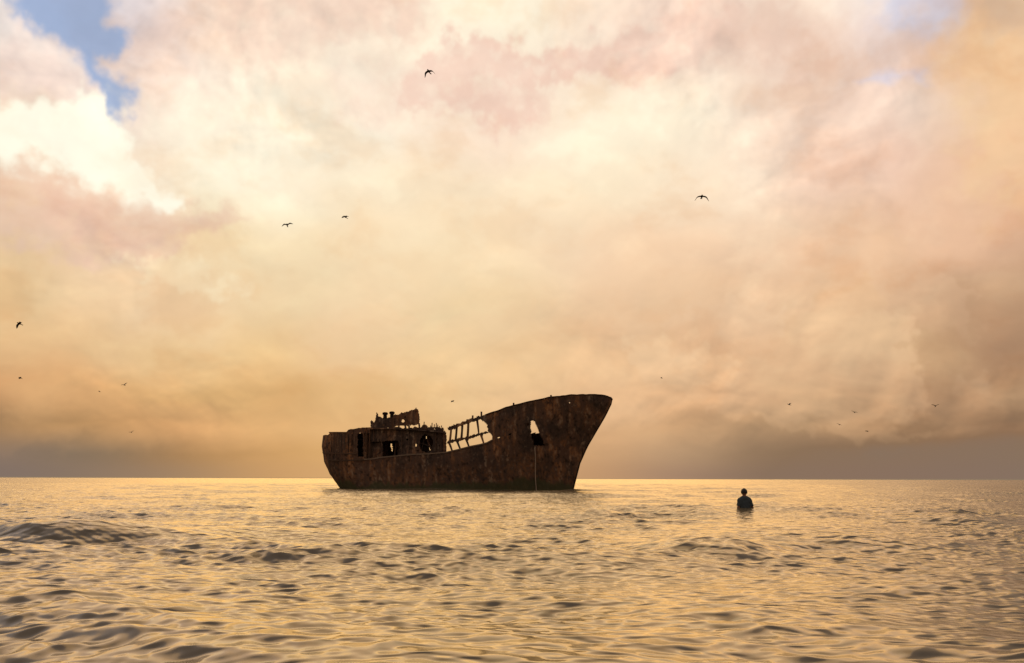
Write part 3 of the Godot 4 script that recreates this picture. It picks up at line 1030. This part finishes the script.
func make_rope() -> void:
	var s := Shape.new()
	var pts := []
	var radii := []
	for k in 15:
		var t := k / 14.0
		var q := on_hull(535.0 + 1.5 * t + 0.3 * sin(t * 7.0), lerpf(446.2, 491.0, t))
		q.z += 0.10 if k > 0 else 0.0
		pts.append(q)
		radii.append(0.045)
	add_tube(s, pts, radii, 7, Color(0.46, 0.36, 0.26))
	var m := StandardMaterial3D.new()
	m.resource_name = "old_rope"
	m.vertex_color_use_as_albedo = true
	m.roughness = 0.95
	var o := part("hanging_rope", s, m, self)
	o.transform = Transform3D(ship_turn, ship_base)
	tag(o, "pale frayed rope hanging down the bow from a torn opening in the wreck", "rope")

# ---------------------------------------------------------------- person
func bone(p: Vector3, a: Vector3, b: Vector3, ra: float, rb: float) -> float:
	var ab := b - a
	var t := clampf((p - a).dot(ab) / ab.length_squared(), 0.0, 1.0)
	return p.distance_to(a + ab * t) - lerpf(ra, rb, t)

func smin(a: float, b: float, k: float) -> float:
	var h := maxf(k - absf(a - b), 0.0) / k
	return minf(a, b) - h * h * k * 0.25

# surface nets of a field over a box, added to a shape
func add_field(s: Shape, field: Callable, lo: Vector3, hi: Vector3, cell: float, col: Color) -> void:
	var nx := int((hi.x - lo.x) / cell) + 2
	var ny := int((hi.y - lo.y) / cell) + 2
	var nz := int((hi.z - lo.z) / cell) + 2
	var f := PackedFloat32Array()
	f.resize(nx * ny * nz)
	for k in nz:
		for j in ny:
			for i in nx:
				f[(k * ny + j) * nx + i] = field.call(lo + Vector3(i, j, k) * cell)
	var at := {}
	var corner := [0, 1, nx, nx + 1, nx * ny, nx * ny + 1, nx * ny + nx, nx * ny + nx + 1]
	var place := [Vector3(0,0,0), Vector3(1,0,0), Vector3(0,1,0), Vector3(1,1,0), Vector3(0,0,1), Vector3(1,0,1), Vector3(0,1,1), Vector3(1,1,1)]
	var edges := [[0,1],[2,3],[4,5],[6,7],[0,2],[1,3],[4,6],[5,7],[0,4],[1,5],[2,6],[3,7]]
	for k in nz - 1:
		for j in ny - 1:
			for i in nx - 1:
				var id := (k * ny + j) * nx + i
				var neg := 0
				for c in 8:
					if f[id + corner[c]] < 0.0:
						neg += 1
				if neg == 0 or neg == 8:
					continue
				var sum := Vector3.ZERO
				var cnt := 0
				for e in edges:
					var a := f[id + corner[e[0]]]
					var b := f[id + corner[e[1]]]
					if (a < 0.0) != (b < 0.0):
						sum += (place[e[0]] as Vector3).lerp(place[e[1]], a / (a - b))
						cnt += 1
				at[id] = lo + (Vector3(i, j, k) + sum / cnt) * cell
	var normal := {}
	var h := cell * 0.6
	for id in at:
		var p: Vector3 = at[id]
		normal[id] = Vector3(field.call(p + Vector3(h, 0, 0)) - field.call(p - Vector3(h, 0, 0)), field.call(p + Vector3(0, h, 0)) - field.call(p - Vector3(0, h, 0)), field.call(p + Vector3(0, 0, h)) - field.call(p - Vector3(0, 0, h))).normalized()
	var step := [1, nx, nx * ny]
	for k in range(1, nz - 1):
		for j in range(1, ny - 1):
			for i in range(1, nx - 1):
				var id := (k * ny + j) * nx + i
				for ax in 3:
					if (f[id] < 0.0) == (f[id + step[ax]] < 0.0):
						continue
					var u: int = step[(ax + 1) % 3]
					var w: int = step[(ax + 2) % 3]
					var q := [id, id - u, id - u - w, id - w]
					if at.has(q[0]) and at.has(q[1]) and at.has(q[2]) and at.has(q[3]):
						s.quad([at[q[0]], at[q[1]], at[q[2]], at[q[3]]], [normal[q[0]], normal[q[1]], normal[q[2]], normal[q[3]]], [col, col, col, col])

const SHOULDER_L := Vector3(-0.160, 1.375, 0.01)
const SHOULDER_R := Vector3(0.160, 1.375, 0.01)
const ELBOW_L := Vector3(-0.235, 1.13, 0.03)
const ELBOW_R := Vector3(0.275, 1.14, -0.02)
const WRIST_L := Vector3(-0.22, 0.90, -0.08)
const WRIST_R := Vector3(0.37, 0.93, -0.12)

func torso(p: Vector3) -> float:
	var d := bone(p * Vector3(1, 1, 1.45), Vector3(-0.07, 1.30, 0), Vector3(0.07, 1.30, 0), 0.135, 0.135)
	d = smin(d, bone(p * Vector3(1, 1, 1.45), Vector3(-0.04, 1.10, 0), Vector3(0.04, 1.10, 0), 0.125, 0.125), 0.16)
	d = smin(d, bone(p * Vector3(1, 1, 1.25), Vector3(-0.05, 0.94, 0.0), Vector3(0.05, 0.94, 0.0), 0.125, 0.125), 0.12)
	d = smin(d, bone(p, Vector3(-0.04, 1.46, 0.01), SHOULDER_L, 0.06, 0.062), 0.09)
	d = smin(d, bone(p, Vector3(0.04, 1.46, 0.01), SHOULDER_R, 0.06, 0.062), 0.09)
	return d

func upper_arms(p: Vector3) -> float:
	return minf(bone(p, SHOULDER_L, ELBOW_L, 0.056, 0.042), bone(p, SHOULDER_R, ELBOW_R, 0.056, 0.042))

func body_field(p: Vector3) -> float:
	var d := smin(torso(p), upper_arms(p), 0.05)
	d = smin(d, bone(p, Vector3(0, 1.43, 0.015), Vector3(0, 1.56, 0.0), 0.062, 0.056), 0.05)
	d = smin(d, bone(p, ELBOW_L, WRIST_L, 0.042, 0.027), 0.02)
	d = smin(d, bone(p, ELBOW_R, WRIST_R, 0.042, 0.027), 0.02)
	for sd in [-1.0, 1.0]:
		d = smin(d, bone(p, Vector3(0.09 * sd, 0.88, 0), Vector3(0.11 * sd, 0.48, -0.02), 0.095, 0.06), 0.06)
		d = smin(d, bone(p, Vector3(0.11 * sd, 0.48, -0.02), Vector3(0.12 * sd, 0.09, 0.02), 0.058, 0.038), 0.03)
		d = smin(d, bone(p, Vector3(0.12 * sd, 0.05, 0.04), Vector3(0.13 * sd, 0.03, -0.17), 0.042, 0.026), 0.03)
	return d

func head_field(q: Vector3) -> float:
	var p := Basis(Vector3.UP, 0.12) * (q - Vector3(0, 1.635, -0.005))
	var d := (p / Vector3(0.078, 0.110, 0.098)).length() * 0.085 - 0.085
	d = smin(d, bone(p, Vector3(0, -0.05, -0.045), Vector3(0, -0.085, -0.062), 0.055, 0.03), 0.04)   # jaw
	d = smin(d, bone(p, Vector3(0, 0.012, -0.094), Vector3(0, -0.03, -0.112), 0.009, 0.014), 0.02)    # nose
	d = smin(d, bone(p, Vector3(-0.02, -0.06, -0.092), Vector3(0.02, -0.06, -0.092), 0.008, 0.008), 0.012)
	for sd in [-1.0, 1.0]:
		d = -smin(-d, bone(p, Vector3(0.032 * sd, 0.005, -0.104), Vector3(0.034 * sd, 0.005, -0.1), 0.016, 0.016), 0.02)
		d = smin(d, bone(p, Vector3(0.080 * sd, 0.012, 0.008), Vector3(0.079 * sd, -0.028, 0.0), 0.013, 0.010), 0.01)
	d = smin(d, bone(q, Vector3(0, 1.43, 0.015), Vector3(0, 1.57, 0.0), 0.062, 0.056), 0.03)
	return d

func hair_field(q: Vector3) -> float:
	var p := Basis(Vector3.UP, 0.12) * (q - Vector3(0, 1.635, -0.005))
	var d := ((p - Vector3(0, 0.012, 0.006)) / Vector3(0.108, 0.128, 0.122)).length() * 0.1 - 0.1
	d += 0.006 * sin(p.x * 90.0) * sin(p.y * 70.0 + 1.0) * sin(p.z * 80.0)
	d = maxf(d, -(p.y + 0.045 - p.z * 0.35 * (-1.0 if p.z < 0.0 else 0.4)) )
	var face := (p - Vector3(0, -0.02, -0.10)).dot(Vector3(0, 0.35, -1).normalized()) + 0.055
	return maxf(d, face if p.y < 0.07 else face - (p.y - 0.07) * 3.0)

func shirt_field(p: Vector3) -> float:
	var sleeves := bone(p, SHOULDER_L, ELBOW_L, 0.072, 0.070)
	sleeves = minf(sleeves, bone(p, SHOULDER_R, ELBOW_R, 0.072, 0.070))
	sleeves = maxf(sleeves, 1.185 - p.y)
	var d := smin(torso(p) - 0.012, sleeves, 0.05)
	d += 0.004 * sin(p.y * 46.0 + p.x * 20.0) * sin(p.x * 31.0)
	d = maxf(d, 0.86 - p.y)
	# neck opening
	return maxf(d, 0.066 - Vector2(p.x, p.z - 0.01).length() if p.y > 1.44 else d)

func hand_field(p: Vector3, wrist: Vector3, turn: float) -> float:
	var q := p - wrist
	q.x *= turn
	var d := bone(q * Vector3(1.7, 1, 1), Vector3(0, -0.02, 0), Vector3(0, -0.075, -0.01), 0.036, 0.040)
	var tips := [[-0.030, -0.085, 0.065], [-0.010, -0.092, 0.078], [0.012, -0.09, 0.072], [0.032, -0.08, 0.055]]
	for t in tips:
		var a := Vector3(0, t[1], t[0])
		var b := a + Vector3(-0.008, -t[2] * 0.55, 0)
		d = smin(d, bone(q, a, b, 0.0095, 0.009), 0.006)
		d = smin(d, bone(q, b, b + Vector3(-0.022, -t[2] * 0.4, 0), 0.009, 0.0075), 0.004)
	d = smin(d, bone(q, Vector3(0, -0.03, -0.03), Vector3(-0.012, -0.07, -0.062), 0.013, 0.010), 0.012)
	return d

func make_person() -> void:
	var d := ray(744.8, 509.3)
	var at := EYE + d * (31.0 / -d.z)
	var water := sea_point(at.x, at.z, 0.22).y
	var person := Node3D.new()
	person.name = "person"
	person.position = Vector3(at.x, water - 1.15, at.z)
	person.rotation.y = 0.10
	tag(person, "person in dark grey T-shirt standing waist deep in the sea, seen from behind", "person")
	add_child(person)
	var skin := StandardMaterial3D.new()
	skin.resource_name = "skin"
	skin.vertex_color_use_as_albedo = true
	skin.roughness = 0.45
	var s := Shape.new()
	var tone := Color(0.27, 0.115, 0.07)
	add_field(s, body_field, Vector3(-0.36, 0.0, -0.26), Vector3(0.46, 1.53, 0.2), 0.017, tone)
	add_field(s, head_field, Vector3(-0.115, 1.47, -0.15), Vector3(0.115, 1.77, 0.125), 0.007, tone)
	add_field(s, func(p): return hand_field(p, WRIST_L, 1.0), WRIST_L + Vector3(-0.07, -0.21, -0.09), WRIST_L + Vector3(0.06, 0.04, 0.07), 0.006, tone)
	add_field(s, func(p): return hand_field(p, WRIST_R, -1.0), WRIST_R + Vector3(-0.06, -0.21, -0.09), WRIST_R + Vector3(0.07, 0.04, 0.07), 0.006, tone)
	part("body", s, skin, person)
	var cloth := StandardMaterial3D.new()
	cloth.resource_name = "wet_cotton"
	cloth.vertex_color_use_as_albedo = true
	cloth.roughness = 0.8
	s = Shape.new()
	add_field(s, shirt_field, Vector3(-0.36, 0.82, -0.2), Vector3(0.42, 1.56, 0.2), 0.014, Color(0.05, 0.068, 0.078))
	part("shirt", s, cloth, person)
	var hair := StandardMaterial3D.new()
	hair.resource_name = "dark_hair"
	hair.vertex_color_use_as_albedo = true
	hair.roughness = 0.55
	s = Shape.new()
	add_field(s, hair_field, Vector3(-0.13, 1.56, -0.15), Vector3(0.13, 1.80, 0.16), 0.007, Color(0.012, 0.008, 0.006))
	part("hair", s, hair, person)

# ---------------------------------------------------------------- birds
func bird_mesh(lift: Array) -> Shape:
	# flies towards -Z; lift: angle of the inner and outer left wing, inner and outer right wing, in degrees
	var s := Shape.new()
	var dark := Color(0.028, 0.020, 0.014)
	var spine := [[-0.30, 0.006], [-0.27, 0.016], [-0.235, 0.040], [-0.19, 0.052], [-0.14, 0.062], [-0.05, 0.082], [0.05, 0.078], [0.15, 0.05], [0.23, 0.026], [0.27, 0.012]]
	var pts := []
	var rr := []
	for k in spine:
		pts.append(Vector3(0, 0.015 if k[0] < -0.16 else 0.0, k[0]))
		rr.append(k[1])
	add_tube(s, pts, rr, 10, dark)
	# tail
	for k in 2:
		var y := 0.008 if k == 0 else -0.008
		s.flat(Vector3(-0.025, y, 0.2), Vector3(0.025, y, 0.2), Vector3(0.085, y * 0.3, 0.40), Vector3(-0.085, y * 0.3, 0.40), Vector3(0, y, 0), dark)
	for side in [-1.0, 1.0]:
		var a0 := deg_to_rad(lift[0 if side < 0.0 else 2])
		var a1 := deg_to_rad(lift[1 if side < 0.0 else 3])
		# stations along the wing: length, chord, sweep
		var at := Vector3(0.05 * side, 0.03, -0.03)
		var prev := []
		for k in 9:
			var t := k / 8.0
			var a := lerpf(a0, a1, smoothstep(0.25, 0.75, t))
			if k > 0:
				at += Vector3(cos(a) * side, sin(a), 0) * 0.078
			var chord := lerpf(0.24, 0.22, t) if t < 0.6 else lerpf(0.22, 0.04, pow((t - 0.6) / 0.4, 1.3))
			var sweep := -0.06 * sin(minf(t / 0.45, 1.0) * PI * 0.5) + 0.16 * maxf(0.0, t - 0.45)
			var up := Vector3(-sin(a) * side, cos(a), 0) * lerpf(0.032, 0.008, t)
			var le := at + Vector3(0, 0, sweep - chord * 0.35)
			var te := at + Vector3(0, 0, sweep + chord * 0.65)
			var ridge := at + Vector3(0, 0, sweep - chord * 0.1)
			var ring := [le, ridge + up, te, ridge - up]
			if k > 0:
				for e in 4:
					var f := (e + 1) % 4
					s.flat(prev[e], prev[f], ring[f], ring[e], (up if e < 2 else -up) + Vector3(0, 0, -0.003 if e == 0 or e == 3 else 0.003), dark)
			prev = ring
	return s

func make_birds() -> void:
	var m := StandardMaterial3D.new()
	m.resource_name = "dark_plumage"
	m.vertex_color_use_as_albedo = true
	m.roughness = 0.8
	# picture point, span in pixels, heading, bank, wing angles, label
	var flock := [
		[428.8, 71.4, 17.0, 160.0, 8.0, [-5, -42, -50, -92], "dark bird in the high pink cloud, one wing folded sharply down"],
		[701.8, 196.6, 18.0, 175.0, 3.0, [-16, -58, -16, -58], "dark bird gliding alone with both wings arched down over the pale cloud"],
		[287.2, 225.0, 12.0, 185.0, 0.0, [40, -8, 8, -50], "dark bird in mid flap, one wing raised, flying with a flat winged bird"],
		[345.3, 217.0, 11.0, 140.0, 4.0, [6, -16, 6, -14], "dark bird side on with flat wings, flying with a flapping bird"],
		[19.4, 323.6, 12.0, 140.0, -18.0, [5, -45, -40, -80], "dark bird hooked like a comma, wing hanging down, in golden cloud"],
		[20.2, 378.0, 8.0, 130.0, -8.0, [5, -10, 5, -12], "small dark bird below the hooked bird, above the grey cloud bank"],
		[99.5, 391.5, 5.6, 130.0, 14.0, [10, -15, 15, -10], "tiny faint brown bird beside a tiny black bird over the orange cloud"],
		[124.3, 385.0, 7.0, 60.0, 25.0, [30, 5, 30, 10], "tiny black bird beside a faint brown bird over the orange cloud"],
		[131.3, 432.3, 5.4, 45.0, 20.0, [28, 8, 30, 12], "tiny dark bird low in front of the brown cloud bank off the stern"],
		[452.6, 401.4, 7.0, 120.0, 10.0, [35, 10, 10, -60], "small dark bird hovering just above the open hold of the wreck"],
		[661.6, 378.0, 5.6, 80.0, 10.0, [25, 5, 20, -5], "tiny brown bird alone off the bow above the cloud puffs"],
		[789.2, 404.6, 7.5, 40.0, 22.0, [40, 15, 20, -15], "small dark bird diving in front of the dim cloud heap beyond the swimmer"],
		[854.3, 412.2, 7.0, 140.0, 16.0, [14, -8, 18, 2], "uppermost of three tiny birds flying together low over the sea"],
		[839.2, 424.6, 6.0, 140.0, 20.0, [10, -10, 18, 0], "palest of three tiny birds flying together low over the sea"],
		[867.0, 431.2, 6.5, 100.0, 2.0, [4, -8, 4, -8], "lowest of three tiny birds flying together low over the sea"],
		[935.6, 406.0, 8.0, 170.0, 0.0, [34, 18, 32, 14], "small dark bird with raised wings, flying apart before the dark cloud"],
	]
	for k in flock.size():
		var b: Array = flock[k]
		var o := part("bird" if k == 0 else "bird_%03d" % k, bird_mesh(b[5]), m, self)
		var d := ray(b[0], b[1])
		var dist: float = 1.3 * FOCAL / b[2]
		o.position = EYE + d * dist
		o.rotation = Vector3(0.12 if k < 2 else 0.32, deg_to_rad(b[3]), deg_to_rad(b[4]))
		tag(o, b[6], "bird", "birds wheeling round the wreck")
